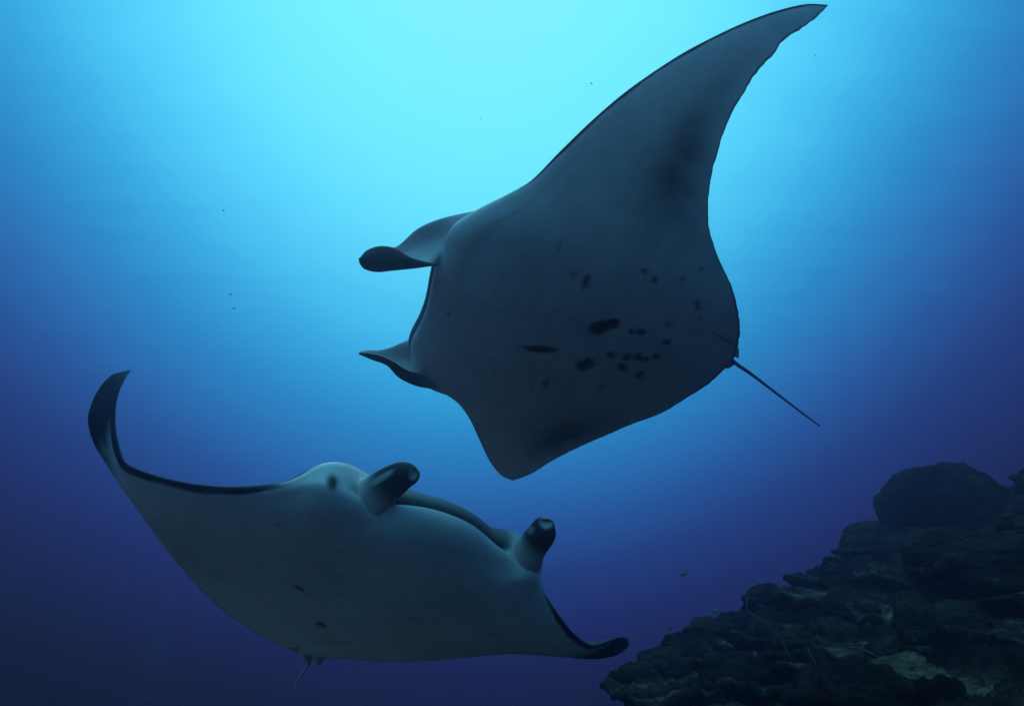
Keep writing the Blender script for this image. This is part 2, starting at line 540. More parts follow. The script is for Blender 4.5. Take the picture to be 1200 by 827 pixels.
    for (x, y, dd, rad, am) in cfg["bumps"]:
        c3 = unproject(np.array([x, y]), np.array(dd))
        dist = np.linalg.norm(V - c3, axis=2)
        g = am * np.exp(-(dist / rad) ** 2)
        o = V - (c3 + 0.25 * (org - c3)); o /= np.linalg.norm(o, axis=2, keepdims=True)
        V = V + g[..., None] * o
    mb = MB()
    f = grid_faces(NS, NR, True)
    # outward orientation check
    mb.add(V.reshape(-1, 3), f, P.ravel())
    for e, base in ((0, 0), (1, (NS - 1) * NR)):
        mb.f.append(np.array([[base + q for q in (reversed(range(NR)) if e else range(NR))]]))
    parts = []
    for rails in cfg["sheets"]:
        h = MB(); add_sheet(h, rails); parts.append(("head_fin", h))
    for lb in cfg["lobes"]:
        h = MB(); add_lobe(h, **lb); parts.append(("head_fin", h))
    h = MB()
    tp = catmull([unproject(np.array(p[:2], float), np.array(p[2])) for p in cfg["tail"]], 40)
    tube(h, tp, np.interp(np.linspace(0, 1, 40), [0, .12, .4, 1], cfg["tail_r"]), 10, cfg.get("tail_pig", 0.9))
    parts.append(("tail", h))
    for pel in cfg["pelvic"]:
        h = MB()
        flap(h, np.array([unproject(np.array(p[:2], float), np.array(p[2])) for p in pel]), 0.012, 0.55)
        parts.append(("pelvic_fin", h))
    # to local coordinates
    for b_ in [mb] + [h for _, h in parts]:
        for i in range(len(b_.v)):
            b_.v[i] = (b_.v[i] - org) @ Rw
    me = mb.mesh("manta_ray", SKIN)
    o = link("manta_ray", me, None, cfg["label"], "manta ray", None)
    M = Matrix(((*Rw[0], org[0]), (*Rw[1], org[1]), (*Rw[2], org[2]), (0, 0, 0, 1)))
    o.matrix_world = M
    for nm, h in parts:
        link(nm, h.mesh(nm, SKIN), o)
    for (x, y, dd, rad) in cfg["eyes"]:
        eb = MB()
        c = (unproject(np.array([x, y]), np.array(dd)) - org) @ Rw
        th = np.linspace(0.02, np.pi - 0.02, 14); ph = np.linspace(0, 2 * np.pi, 20, endpoint=False)
        v = np.stack([np.sin(th)[:, None] * np.cos(ph), np.sin(th)[:, None] * np.sin(ph), np.cos(th)[:, None] * np.ones(20)], -1) * rad
        eb.add(c + v.reshape(-1, 3) * np.array([1.15, 1, 0.8]), grid_faces(14, 20, True), np.ones(280))
        link("eye", eb.mesh("eye", EYE), o)
    return o


def add_two_sided(mb, S, th, pig_a, pig_b):
    """S: nu x nv x 3 sheet given real thickness; side a along +normal"""
    du = np.gradient(S, axis=0); dv = np.gradient(S, axis=1)
    n = np.cross(du, dv); n /= np.linalg.norm(n, axis=2, keepdims=True) + 1e-9
    nu, nv = S.shape[:2]
    th = np.broadcast_to(th, (nu, nv))
    edge = np.ones((nu, nv)); ev = np.minimum(np.arange(nv), np.arange(nv)[::-1]) / 2.5
    edge = edge * np.clip(ev, 0.12, 1)[None, :] ** .5
    a = S + n * (th * edge)[..., None] / 2; b = S - n * (th * edge)[..., None] / 2
    ring = np.concatenate([a, b[:, ::-1]], 1)
    pa = np.broadcast_to(pig_a, (nu, nv)); pb = np.broadcast_to(pig_b, (nu, nv))
    k = mb.n
    mb.add(ring.reshape(-1, 3), grid_faces(nu, 2 * nv, True), np.concatenate([pa, pb[:, ::-1]], 1).ravel())
    for e, base in ((0, 0), (1, (nu - 1) * 2 * nv)):
        mb.f.append(np.array([[k + base + q for q in (reversed(range(2 * nv)) if e else range(2 * nv))]]))


def add_sheet(mb, s):
    """a flexible fin hung on edge curves: s['rails'] = list of curves of (px, py, depth)"""
    n = 44
    rails = []
    for r in s["rails"]:
        r = np.array(r, float)
        c = catmull(r, n)
        rails.append(unproject(c[:, :2], c[:, 2]))
    rails = np.stack(rails, 1)                        # n x k x 3
    S = np.stack([catmull(rails[i], 26) for i in range(n)])
    u = np.linspace(0, 1, n)[:, None]
    pa = np.broadcast_to(s["inner"][0] + (s["inner"][1] - s["inner"][0]) * smooth(.45, .8, u), (n, 26))
    pb = np.broadcast_to(s["outer"][0] + (s["outer"][1] - s["outer"][0]) * smooth(.0, .3, u), (n, 26))
    add_two_sided(mb, S, s.get("th", 0.018), pa, pb)


def add_lobe(mb, line, radius, squash, twist, pale, roll):
    """a furled head fin: thick rounded finger with the groove of its rolled edge and a pale end"""
    n, m = 64, 48
    c = catmull(np.array(line, float), n)
    P = unproject(c[:, :2], c[:, 2])
    t = np.gradient(P, axis=0); t /= np.linalg.norm(t, axis=1, keepdims=True)
    u = np.cross(t, np.array([0, 0, 1.0])); u /= np.linalg.norm(u, axis=1, keepdims=True)
    w = np.cross(u, t)
    k = np.linspace(0, 1, n)
    r = np.interp(k, np.linspace(0, 1, len(radius)), radius) * np.sqrt(np.clip(1 - ((k - 0.80) / 0.2).clip(0) ** 2, 0.0004, 1))
    a = np.linspace(0, 2 * np.pi, m, endpoint=False)
    tw = math.radians(twist)
    g = 1 - 0.34 * np.exp(-((((a - math.radians(roll) + np.pi) % (2 * np.pi)) - np.pi) / 0.22) ** 2)      # groove
    g = g * (1 + 0.10 * np.exp(-((((a - math.radians(roll) - 0.5 + np.pi) % (2 * np.pi)) - np.pi) / 0.4) ** 2))
    ex = np.cos(a) * g; ey = np.sin(a) * g * squash
    X = ex * math.cos(tw) - ey * math.sin(tw); Y = ex * math.sin(tw) + ey * math.cos(tw)
    S = P[:, None] + r[:, None, None] * (X[None, :, None] * u[:, None] + Y[None, :, None] * w[:, None])
    pig = np.broadcast_to(0.04 + 0.92 * smooth(.40, .66, k)[:, None], (n, m)).copy()
    Q, _ = to_pixels(S)
    for (x, y, rx, ry, ang, am) in pale:
        ca, sa = math.cos(math.radians(ang)), math.sin(math.radians(ang))
        dx, dy = Q[..., 0] - x, Q[..., 1] - y
        e = np.sqrt(((dx * ca + dy * sa) / rx) ** 2 + ((-dx * sa + dy * ca) / ry) ** 2)
        pig = pig * (1 - am * smooth(1.4, .6, e))
        if am > .5 and rx < 12:                                     # hollow mouth of the roll
            facing = ((S - P[:, None]) @ FWD) < 0
            S = S + (0.030 * smooth(1.15, .45, e) * facing)[..., None] * FWD
    kk = mb.n
    mb.add(S.reshape(-1, 3), grid_faces(n, m, True), pig.ravel())
    for e, b0 in ((0, 0), (1, (n - 1) * m)):
        mb.f.append(np.array([[kk + b0 + q for q in (range(m) if e else reversed(range(m)))]]))


def flap(mb, quad, th, pig):
    q = np.asarray(quad)                               # 4 corners: root a, root b, tip b, tip a
    u = np.linspace(0, 1, 10)[:, None, None]; v = np.linspace(0, 1, 8)[None, :, None]
    S = (1 - u) * ((1 - v) * q[0] + v * q[1]) + u * ((1 - v) * q[3] + v * q[2])
    add_two_sided(mb, S, th, pig, pig)


def rail(pxs, d0, dds):
    return [(x, y, d0 + dd) for (x, y), dd in zip(pxs, dds)]


UPPER = dict(
    label="manta ray gliding overhead, spotted pale belly and one long wing stretched upward",
    R=[[-0.9773, 0.2043, 0.0552], [0.1743, 0.6295, 0.7572], [-0.12, -0.7496, 0.6509]], t=[0.3033, 0.0904, 3.6672],
    L=[0.2386, 0.6379, 0.2091, -0.0468, -0.2325], Rr=[-0.0446, 0.3779, 0.0294, 0.0677, 0.2465],
    LEL=[(545, 254), (560, 246), (590, 231), (620, 214), (656, 178), (692, 143), (729, 111), (765, 85), (801, 62), (837, 43), (874, 26), (910, 13), (946, 5), (971, 6)],
    TEL=[(971, 6), (958, 19), (946, 29), (917, 49), (908, 62), (888, 83), (870, 112), (852, 145), (841, 178), (833, 210), (830, 239), (831, 268), (841, 300), (857, 335), (865, 365), (867, 390), (863, 412), (861, 418)],
    LER=[(498, 449), (515, 456), (535, 470), (550, 490), (562, 515), (574, 540), (588, 557), (601, 563)],
    TER=[(601, 563), (620, 556), (650, 538), (680, 523), (710, 510), (740, 497), (775, 484), (805, 466), (830, 450), (850, 432), (859, 425)],
    MOUTH=[(512, 304), (507, 325), (502, 352), (494, 374), (484, 392), (480, 408)],
    edge=dict(lead=0.012, trail=0.008, tip=0.985, patch=0.78, patch_span=0.56, patch_chord=0.70),
    spots=[(632, 409, 23, 4.5, 4, .95), (703, 384, 14, 8.5, -12, .97), (717, 379, 10, 7, -5, .95), (686, 427, 12, 7, -18, .95),
           (740, 388, 4.5, 4, 0, .9), (752, 389, 5.5, 4.5, -10, .95), (716, 416, 5, 4, -15, .9), (734, 418, 6, 4.5, -35, .95), (729, 430, 6, 5, 0, .95),
           (748, 418, 5.5, 4.5, -30, .95), (757, 421, 4.5, 3.5, 0, .9), (768, 417, 5, 4, -20, .95), (781, 401, 5, 3.5, -35, .95), (784, 380, 4, 4, 0, .5),
           (750, 439, 5.5, 4.5, -20, .8), (756, 318, 4.5, 4, 0, .75), (767, 328, 4.5, 4.5, 0, .8), (800, 327, 4, 3.5, 0, .6), (822, 315, 3.5, 3, 0, .5),
           (687, 330, 4.5, 10, 18, .85), (672, 321, 5, 5, 0, .45), (640, 449, 4, 7, 12, .8), (622, 453, 3, 5, 0, .4), (705, 453, 5, 3.5, -10, .5),
           (818, 357, 4, 7, -12, .75), (818, 373, 2.5, 3, 0, .6), (768, 287, 4, 3, 0, .5), (655, 290, 2.5, 11, 14, .35), (525, 369, 2.5, 3, 0, .4),
           (848, 397, 17, 1.6, 32, .7)],
    bumps=[(520, 268, 3.20, 0.085, 0.045), (480, 437, 3.92, 0.09, 0.05)],
    sheets=[
        dict(rails=[rail([(562, 246), (515, 257), (490, 268), (463, 290), (444, 289), (429, 294), (421, 304)], 3.26, [0, .0, .0, .0, .0, .0, .0]),
                    rail([(556, 280), (512, 282), (487, 290), (461, 303), (442, 302), (428, 304), (421.5, 305)], 3.25, [.04, .05, .05, .04, .03, .02, 0]),
                    rail([(522, 309), (508, 309), (485, 312.5), (460, 315.5), (440, 317), (427, 313), (422, 306)], 3.24, [.26, .04, .0, .0, .0, .0, .0]),
                    rail([(522, 310), (506, 310), (483, 308), (461, 303), (441, 303), (428, 304), (421.5, 305)], 3.20, [0.28, .04, -.03, -.03, -.03, -.02, .0]),
                    rail([(522, 309), (504, 308), (481, 302), (463, 291), (443, 289), (429, 295), (421, 304.5)], 3.22, [0.27, .04, -.03, -.03, -.02, -.01, .0])],
             inner=(0.0, 0.35), outer=(0.5, 1.0), th=0.014),
        dict(rails=[rail([(496, 390), (472, 401), (456, 408), (443, 411), (432, 411), (421, 412)], 3.80, [.14, .02, 0, 0, 0, 0]),
                    rail([(505, 425), (478, 424), (462, 422), (447, 418), (433, 415), (421, 412.5)], 3.80, [.18, .08, .05, .03, .02, 0]),
                    rail([(514, 456), (486, 450), (468, 441), (454, 427), (436, 420), (421, 413.5)], 3.80, [.16, .02, 0, 0, 0, 0]),
                    rail([(506, 440), (478, 434), (462, 424), (447, 417), (433, 414), (421, 413)], 3.76, [.20, .0, -.02, -.02, -.01, 0])],
             inner=(0.0, 0.2), outer=(0.55, 1.0), th=0.014)],
    lobes=[], wrap=(0.05, 0.12), dark=[], lip=(0.05, 0.04, 0.26), pale=[(517, 268, 26, 18, .9)],
    tail=[(848, 412, 3.74), (860, 424, 3.76), (880, 438, 3.79), (905, 457, 3.83), (935, 480, 3.88), (961, 499, 3.93)], tail_r=[0.016, 0.011, 0.008, 0.004],
    pelvic=[[(852, 400, 3.70), (858, 416, 3.72), (865, 420, 3.74), (866, 408, 3.72)], [(846, 420, 3.76), (856, 420, 3.76), (860, 427, 3.78), (852, 432, 3.79)]],
    eyes=[])

LOWER = dict(
    label="manta ray seen head on, open mouth, rolled head fins, one wing tip curled up",
    R=[[0.53, 0.8472, 0.0362], [0.6114, -0.4114, 0.676], [-0.5876, 0.3361, 0.736]], t=[-0.6899, -1.181, 3.612],
    L=[-0.1875, 0.5062, 0.7328, -0.3735, 0.2561], Rr=[-0.392, 0.7788, 3.3494, -0.1413, 0.6734],
    LER=[(385, 558), (350, 566), (310, 571), (270, 572), (230, 568), (190, 560), (160, 550), (143, 540), (135, 520), (133, 495), (137, 465), (145, 446), (154, 433)],
    TER=[(154, 433), (130, 440), (112, 462), (103, 490), (108, 515), (125, 545), (145, 575), (170, 610), (200, 650), (235, 690), (265, 718), (290, 735), (320, 751), (352, 766), (362, 770)],
    LEL=[(627, 665), (635, 690), (650, 715), (668, 738), (684, 752), (696, 757), (712, 752), (726, 746), (736, 747)],
    TEL=[(736, 747), (737, 755), (727, 765), (708, 771), (690, 772), (650, 769), (600, 766), (560, 769), (500, 774), (450, 775), (400, 771), (368, 771)],
    MOUTH=[(607, 652), (582, 634), (560, 613), (540, 602), (500, 589), (470, 586), (440, 585)],
    edge=dict(lead=0.034, trail=0.009, tip=0.74, patch=0.30, patch_span=0.62, patch_chord=0.80),
    spots=[(351, 689, 8, 2.2, 32, .85), (376, 731, 7, 3, 18, .85), (325, 614, 4, 2, 30, .4), (580, 742, 12, 2, 0, .25), (343, 763, 8, 5, -20, .5), (390, 752, 22, 3, 5, .25)],
    bumps=[(412, 555, 3.03, 0.09, 0.022), (614, 622, 3.34, 0.10, 0.055), (628, 648, 3.40, 0.08, 0.03)],
    sheets=[],
    lobes=[
        dict(line=[(408, 608, 3.36), (428, 589, 3.14), (451, 570, 3.01), (473, 556, 2.95), (489, 551, 2.91)], radius=[0.150, 0.118, 0.082, 0.067, 0.052], squash=0.66, twist=30, roll=215,
             pale=[(488, 552, 7, 11, 35, .6), (447, 560, 16, 3.5, -32, .7)]),
        dict(line=[(604, 668, 3.62), (614, 653, 3.38), (625, 637, 3.25), (637, 621, 3.17), (643, 608, 3.12)], radius=[0.110, 0.085, 0.064, 0.058, 0.047], squash=0.7, twist=50, roll=150,
             pale=[(642, 608, 8, 11, 25, .6), (622, 621, 4, 5, 20, .35)])],
    mouth_left=(0.150, 0.115), corner=0.7, wrap=(0.0, 0.012), dark=[(390, 566, 9, 10, .95)],
    lip=(0.036, 0.100, 0.37), pale=[(405, 556, 40, 26, .70), (613, 613, 26, 20, .97), (452, 549, 14, 6, .6)],
    tail=[(374, 760, 4.10), (366, 769, 4.14), (360, 780, 4.18), (352, 792, 4.22), (345, 803, 4.26)], tail_r=[0.014, 0.009, 0.007, 0.0035], tail_pig=0.45,
    pelvic=[[(354, 765, 4.08), (366, 767, 4.10), (363, 778, 4.15), (360, 777, 4.14)], [(368, 767, 4.10), (382, 768, 4.10), (375, 779, 4.15), (371, 778, 4.15)]],
    eyes=[(390, 566, 3.012, 0.018)])

build_manta(UPPER)
build_manta(LOWER)

# ------------------------------------------------------------------ reef
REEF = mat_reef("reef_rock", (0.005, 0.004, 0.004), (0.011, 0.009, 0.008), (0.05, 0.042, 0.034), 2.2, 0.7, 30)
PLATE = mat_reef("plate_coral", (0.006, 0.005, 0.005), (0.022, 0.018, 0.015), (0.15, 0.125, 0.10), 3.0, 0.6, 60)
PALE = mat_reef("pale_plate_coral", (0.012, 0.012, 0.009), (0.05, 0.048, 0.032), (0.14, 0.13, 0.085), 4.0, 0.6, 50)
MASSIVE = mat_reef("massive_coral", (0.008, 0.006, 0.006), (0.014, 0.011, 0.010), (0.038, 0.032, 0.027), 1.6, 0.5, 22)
BOUNCE_SAND = mat_reef("bounce_sand", (0.22, 0.15, 0.11), (0.38, 0.26, 0.19), (0.52, 0.37, 0.28), 1.2, 0.4, 18)  # pale tone chosen for the light this added floor sends upward
WHIP = mat_simple("whip_coral", (0.17, 0.14, 0.12), 0.8, 0.0)
TUFT = mat_simple("reef_turf", (0.045, 0.040, 0.026), 0.9, 0.0)

PD = np.array([0.735, 0.678]); QD = np.array([0.678, -0.735]); P0 = np.array([0.58, 5.0])


def reef_height(x, y, detail=True):
    d0, d1 = x - P0[0], y - P0[1]
    p = d0 * PD[0] + d1 * PD[1]; q = d0 * QD[0] + d1 * QD[1]
    w = 0.25 * fbm(np.stack([x * .7, y * .7, np.zeros_like(x) + 3], -1), 3)
    q = q + w * 1.2
    z = -1.08 + 0.27 * p + 0.17 * np.clip(q, 0, None)
    z = z - 1.15 * np.clip(-q, 0, None) - 0.25 * np.clip(-q - 1.5, 0, None)
    z = np.where(p > 5.5, z - 0.10 * (p - 5.5) ** 2, z)
    if detail:
        st = 0.17
        ph = z / st + 0.9 * fbm(np.stack([x * 1.1, y * 1.1, np.zeros_like(x)], -1), 3)
        fr = ph - np.floor(ph)
        z = z + st * (smooth(0.55, 0.95, fr) - fr) * 0.85
        z = z + 0.10 * fbm(np.stack([x * 2.3, y * 2.3, np.zeros_like(x) + 9], -1), 5, 0.55)
    return z


def build_reef():
    n, m = 460, 420
    gx = np.linspace(-3.2, 9.0, n); gy = np.concatenate([np.linspace(-1.5, 9.5, m - 60), np.linspace(9.55, 12.5, 60)])
    X, Y = np.meshgrid(gx, gy, indexing='ij')
    Z = np.maximum(reef_height(X, Y), -6.9 + 0.2 * noise(np.stack([X, Y, X * 0], -1)))
    # small sideways roughness so that steps undercut
    P = np.stack([X, Y, Z], -1)
    P[..., 0] += 0.06 * fbm(P * 4.0 + 5, 3); P[..., 1] += 0.06 * fbm(P * 4.0 + 15, 3)
    mb = MB(); mb.add(P.reshape(-1, 3), grid_faces(n, m), np.zeros(n * m))
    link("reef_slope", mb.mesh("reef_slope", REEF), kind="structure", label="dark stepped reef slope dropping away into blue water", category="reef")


build_reef()


def build_bounce_seabed():  # unseen floor, added to throw light up onto the manta bellies
    n, m = 150, 130
    X, Y = np.meshgrid(np.linspace(-9.2, 9.2, n), np.linspace(-2.3, 13.2, m), indexing='ij')
    Z = -6.3 + 0.22 * fbm(np.stack([X * .5, Y * .5, X * 0], -1), 5) + 0.03 * np.sin(X * 5 + 2 * fbm(np.stack([X * .6, Y * .6, X * 0 + 4], -1), 2))
    mb = MB(); mb.add(np.stack([X, Y, Z], -1).reshape(-1, 3), grid_faces(n, m), np.zeros(n * m))
    link("bounce_seabed", mb.mesh("bounce_seabed", BOUNCE_SAND), kind="structure", label="unseen rubble and sand floor added to bounce light up onto the mantas", category="bounce_seabed")


build_bounce_seabed()


def coral_plate(name, mat, c, rx, ry, rot, tilt, th, seed, label, group, lip=0.0):
    """irregular shelf of plate coral: lobed rim, dished top, underside drawn in to a foot"""
    na, nr = 72, 11
    a = np.linspace(0, 2 * np.pi, na, endpoint=False)
    circ = np.stack([np.cos(a), np.sin(a), np.full(na, seed * 3.7)], -1)
    rim = 1 + 0.30 * noise(circ * 1.3) + 0.20 * noise(circ * 3.1 + 7) + 0.10 * noise(circ * 8 + 3)
    k = np.linspace(0, 1, nr)
    top_r = k ** .8; bot_r = k[::-1] ** .8
    prof_r = np.concatenate([top_r * 0.995, [1.0], bot_r])
    prof_z = np.concatenate([(-0.35 + 0.55 * k ** 2 - 0.2 * k ** 8) * th * 1.2, [-0.25 * th], -0.55 * th - (1 - bot_r) ** 1.3 * (2.2 * th + 0.10)])
    V = np.zeros((len(prof_r), na, 3))
    V[..., 0] = prof_r[:, None] * rim * np.cos(a) * rx
    V[..., 1] = prof_r[:, None] * rim * np.sin(a) * ry
    wav = 0.5 * noise(circ * 1.7 + 11) + 0.35 * noise(circ * 4 + 2)
    V[..., 2] = prof_z[:, None] + wav * th * 1.1 * prof_r[:, None] ** 2
    W = V + seed * 5.1
    V[..., 2] += 0.35 * th * fbm(W * 7, 4, .55) + 0.016 * fbm(W * 20, 3)
    V[..., 0] += 0.022 * fbm(W * 12 + 3, 3); V[..., 1] += 0.022 * fbm(W * 12 + 8, 3)
    mb = MB(); mb.add(V.reshape(-1, 3), grid_faces(len(prof_r), na, True, True), np.zeros(V[..., 0].size))
    o = link(name, mb.mesh(name, mat), None, label, "coral", group)
    o.location = c; o.rotation_euler = (tilt[0], tilt[1], rot)
    return o


def coral_boulder(name, mat, c, r, seed, label, group=None, rot=0.0, waist=0.55, lump=0.16):
    """massive coral head: bulging lumpy dome over a narrower foot"""
    na, nt_ = 84, 46
    a = np.linspace(0, 2 * np.pi, na, endpoint=False); t = np.linspace(0.0, 1, nt_)
    th = t * 0.80 * np.pi
    pr = np.sin(th); pz = np.cos(th)
    pr = np.where(th > np.pi / 2, 1 - (1 - pr) * 0.9 - waist * smooth(np.pi * .5, np.pi * .78, th) * .5, pr)
    D = np.stack([pr[:, None] * np.cos(a), pr[:, None] * np.sin(a), pz[:, None] * np.ones(na)], -1)
    k = 1 + lump * 1.6 * noise(D * 1.25 + seed * 3.3) + lump * fbm(D * 2.7 + seed, 3) + 0.09 * fbm(D * 6 + seed, 4, .6)
    V = D * k[..., None] * np.array(r)
    low = (t > 0.93)
    V[low, :, 2] -= 0.25 * r[2]
    mb = MB(); mb.add(V.reshape(-1, 3), grid_faces(nt_, na, True), np.zeros(V[..., 0].size))
    o = link(name, mb.mesh(name, mat), None, label, "coral", group)
    o.location = c; o.rotation_euler = (0, 0, rot)
    return o


def at(x, y, d):
    return tuple(unproject(np.array([x, y], float), np.array(float(d))))


def on_reef(px, py, d0=2.0, d1=11.0):
    ds = np.linspace(d0, d1, 600)
    P = unproject(np.tile([px, py], (600, 1)), ds)
    hit = P[:, 2] < reef_height(P[:, 0], P[:, 1])
    return float(ds[np.argmax(hit)]) if hit.any() else None


def seated(x, y, lift):
    d = on_reef(x, y + 6) or 6.0
    return tuple(np.array(at(x, y, d)) + np.array([0, 0, lift]))


# massive coral heads: (centre pixel, distance, radii)
coral_boulder("boulder_coral", MASSIVE, at(1104, 598, 8.0), (0.66, 0.62, 0.50), 1.7, "largest domed coral head, overhanging cap on the reef crest", None, 0.4, 0.75, 0.10)
coral_boulder("boulder_coral", MASSIVE, at(1024, 648, 8.1), (0.38, 0.38, 0.34), 3.1, "rounded coral shoulder against the open-water side of the largest dome")
coral_boulder("boulder_coral", MASSIVE, seated(1098, 660, 0.05), (0.25, 0.26, 0.20), 5.2, "small smooth coral knob below the largest dome")
coral_boulder("boulder_coral", MASSIVE, seated(1180, 682, 0.04), (0.42, 0.46, 0.26), 7.9, "broad sloping coral hump beside the small smooth knob", None, 0.9)
coral_boulder("boulder_coral", MASSIVE, seated(1074, 742, 0.06), (0.12, 0.14, 0.16), 9.4, "egg shaped coral lump standing above the plate ledges")
coral_boulder("boulder_coral", MASSIVE, at(1205, 606, 8.2), (0.22, 0.3, 0.30), 12.1, "dark coral head behind the broad sloping hump")
coral_boulder("boulder_coral", MASSIVE, seated(1128, 742, 0.04), (0.21, 0.2, 0.14), 14.4, "squat dark coral lump next to the egg shaped one")

# lumps that carry the open-water edge of the slope
for (x, y, d, r_, lb) in ((752, 800, 5.15, .17, "blunt coral lump under the outermost shelf of the reef edge"), (778, 782, 5.3, .16, "coral lump filling the step behind the outermost shelf"),
                          (806, 768, 5.5, .18, "wide coral lump at the reef edge below the hovering fish"), (838, 746, 5.75, .17, "coral lump on the reef edge just under the bent whip coral's loop"),
                          (905, 706, 6.4, .18, "coral lump on the crest between the whip coral's loop and the dome")):
    coral_boulder("coral_lump", MASSIVE, at(x, y, d), (r_ * 1.5, r_ * 1.3, r_ * .8), x * .031, lb, "rounded coral lumps between the shelves", x, 0.3, 0.2)

# shelves of plate coral
SH = "shelves of plate coral down the reef slope"
feature = [
    (1110, 792, 3.75, .46, .34, .2, PALE, "pale green plate coral, widest lit shelf low on the reef"),
    (885, 815, 4.3, .34, .28, .5, PALE, "pale plate coral at the foot of the bent whip coral"),
    (1010, 760, 4.5, .30, .26, .1, PLATE, "arched plate coral in front of the egg shaped lump"),
    (868, 752, 5.6, .36, .28, .6, PLATE, "long plate coral shelf below the crown of the reef edge"),
    (762, 800, 5.0, .34, .26, .3, PLATE, "plate coral jutting furthest towards the open water"),
    (1010, 704, 5.7, .36, .3, .4, PLATE, "flat plate coral ledge in front of the big dome"),
]


named = []
for i, (x, y, d, rx, ry, ro, mt, lb) in enumerate(feature):
    d = on_reef(x, y) or d
    c = np.array(at(x, y, d)) + np.array([0, 0, 0.03])
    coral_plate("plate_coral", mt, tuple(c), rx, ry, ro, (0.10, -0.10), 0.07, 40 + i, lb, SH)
    named.append((c[0], c[1], rx))
R2 = np.random.default_rng(11)
placed = list(named)
NEAR = [((1102, 600, 8.0), "the largest domed coral head"), ((1030, 640, 8.1), "the rounded coral shoulder"), ((1098, 648, 5.9), "the small smooth knob"),
        ((1185, 682, 5.3), "the broad sloping hump"), ((1072, 732, 4.9), "the egg shaped lump"), ((1120, 745, 4.8), "the squat dark lump"),
        ((1110, 792, 3.75), "the widest pale shelf"), ((885, 815, 4.3), "the bent whip coral's foot"), ((830, 748, 5.6), "the long shelf at the reef edge"),
        ((762, 800, 5.0), "the shelf jutting towards open water"), ((900, 690, 6.6), "the upper end of the bent whip coral")]
NEARP = [(np.array(at(*p)), n) for p, n in NEAR]


def nearest(c):
    return min(NEARP, key=lambda k: np.linalg.norm(k[0] - np.array(c)))[1]


RANK = []
tries = n_plate = 0
while n_plate < 105 and tries < 6000:
    tries += 1
    p = R2.uniform(-2.2, 6.0); q = R2.uniform(-0.7, 2.6)
    x = P0[0] + p * PD[0] + q * QD[0]; y = P0[1] + p * PD[1] + q * QD[1]
    if y < 2.6 or x < -0.6: continue
    rad = R2.uniform(0.10, 0.30)
    if q < 0.25: rad *= 0.75
    if any((x - a) ** 2 + (y - b) ** 2 < (0.42 * (rad + c)) ** 2 for a, b, c in placed): continue
    z = float(reef_height(np.array([x]), np.array([y]))[0]) + R2.uniform(0.02, 0.13)
    px, dd = to_pixels(np.array([x, y, z]))
    if not (640 < px[0] < 1260 and 520 < px[1] < 900): continue
    if 1005 < px[0] < 1200 and px[1] < 668: continue
    placed.append((x, y, rad)); n_plate += 1
    size = "small" if rad < 0.15 else ("broad" if rad > 0.22 else "mid-sized")
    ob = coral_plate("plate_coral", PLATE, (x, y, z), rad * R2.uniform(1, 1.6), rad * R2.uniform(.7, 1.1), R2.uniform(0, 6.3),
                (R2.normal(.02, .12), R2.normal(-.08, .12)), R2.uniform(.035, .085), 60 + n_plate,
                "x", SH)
    RANK.append((ob, size + " dark plate coral shelf", (x, y, z)))
# rounded lumps of coral between the shelves
n_lump = tries = 0
while n_lump < 62 and tries < 6000:
    tries += 1
    p = R2.uniform(-2.0, 6.2); q = R2.uniform(-0.6, 2.6)
    x = P0[0] + p * PD[0] + q * QD[0]; y = P0[1] + p * PD[1] + q * QD[1]
    if y < 2.8: continue
    rad = R2.uniform(0.06, 0.20) * (1.3 if R2.random() < .2 else 1)
    z = float(reef_height(np.array([x]), np.array([y]))[0]) + 0.15 * rad
    px, dd = to_pixels(np.array([x, y, z]))
    if not (660 < px[0] < 1250 and 540 < px[1] < 880): continue
    if px[0] < 960 and R2.random() < .5: continue
    if 1040 < px[0] < 1200 and px[1] < 640: continue
    if 1040 < px[0] < 1200 and 765 < px[1] < 815: continue
    n_lump += 1
    size = "pebble-like" if rad < 0.10 else ("head-sized" if rad < 0.17 else "large")
    ob = coral_boulder("coral_lump", MASSIVE, (x, y, z), (rad * R2.uniform(.9, 1.5), rad * R2.uniform(.9, 1.3), rad * R2.uniform(.7, 1.1)), 20 + n_lump * 1.37,
                  "x", "rounded coral lumps between the shelves", R2.uniform(0, 6), 0.4, 0.22)
    RANK.append((ob, size + " rounded coral lump", (x, y, z)))
# each says which one it is by its rank of distance from a coral one can find
ORD = ["closest", "second closest", "third closest", "fourth closest", "fifth closest", "sixth closest", "seventh closest", "eighth closest", "ninth closest", "tenth closest", "eleventh closest", "twelfth closest"]
sets = {}
for ob, what, c in RANK:
    k, nme = min(NEARP, key=lambda v: np.linalg.norm(v[0] - np.array(c)))
    sets.setdefault((what, nme), []).append((float(np.linalg.norm(k - np.array(c))), ob))
for (what, nme), l in sets.items():
    for r_, (_, ob) in enumerate(sorted(l, key=lambda v: v[0])):
        ob["label"] = "%s, %s to %s" % (what, ORD[min(r_, 11)], nme)


# whip corals (thin wiry stems)
def whip(pts, d, r, label, wob=0.0):
    c = catmull([(x, y, d + dd) for x, y, dd in pts], 70)
    P = unproject(c[:, :2], c[:, 2])
    P = P + 0.004 * np.stack([noise(P * 9 + k * 7) for k in range(3)], -1)
    mb = MB(); tube(mb, P, np.linspace(r * .62, r * .36, 70), 7, 0)
    link("whip_coral", mb.mesh("whip_coral", WHIP), None, label, "coral", "wiry whip corals on the reef")


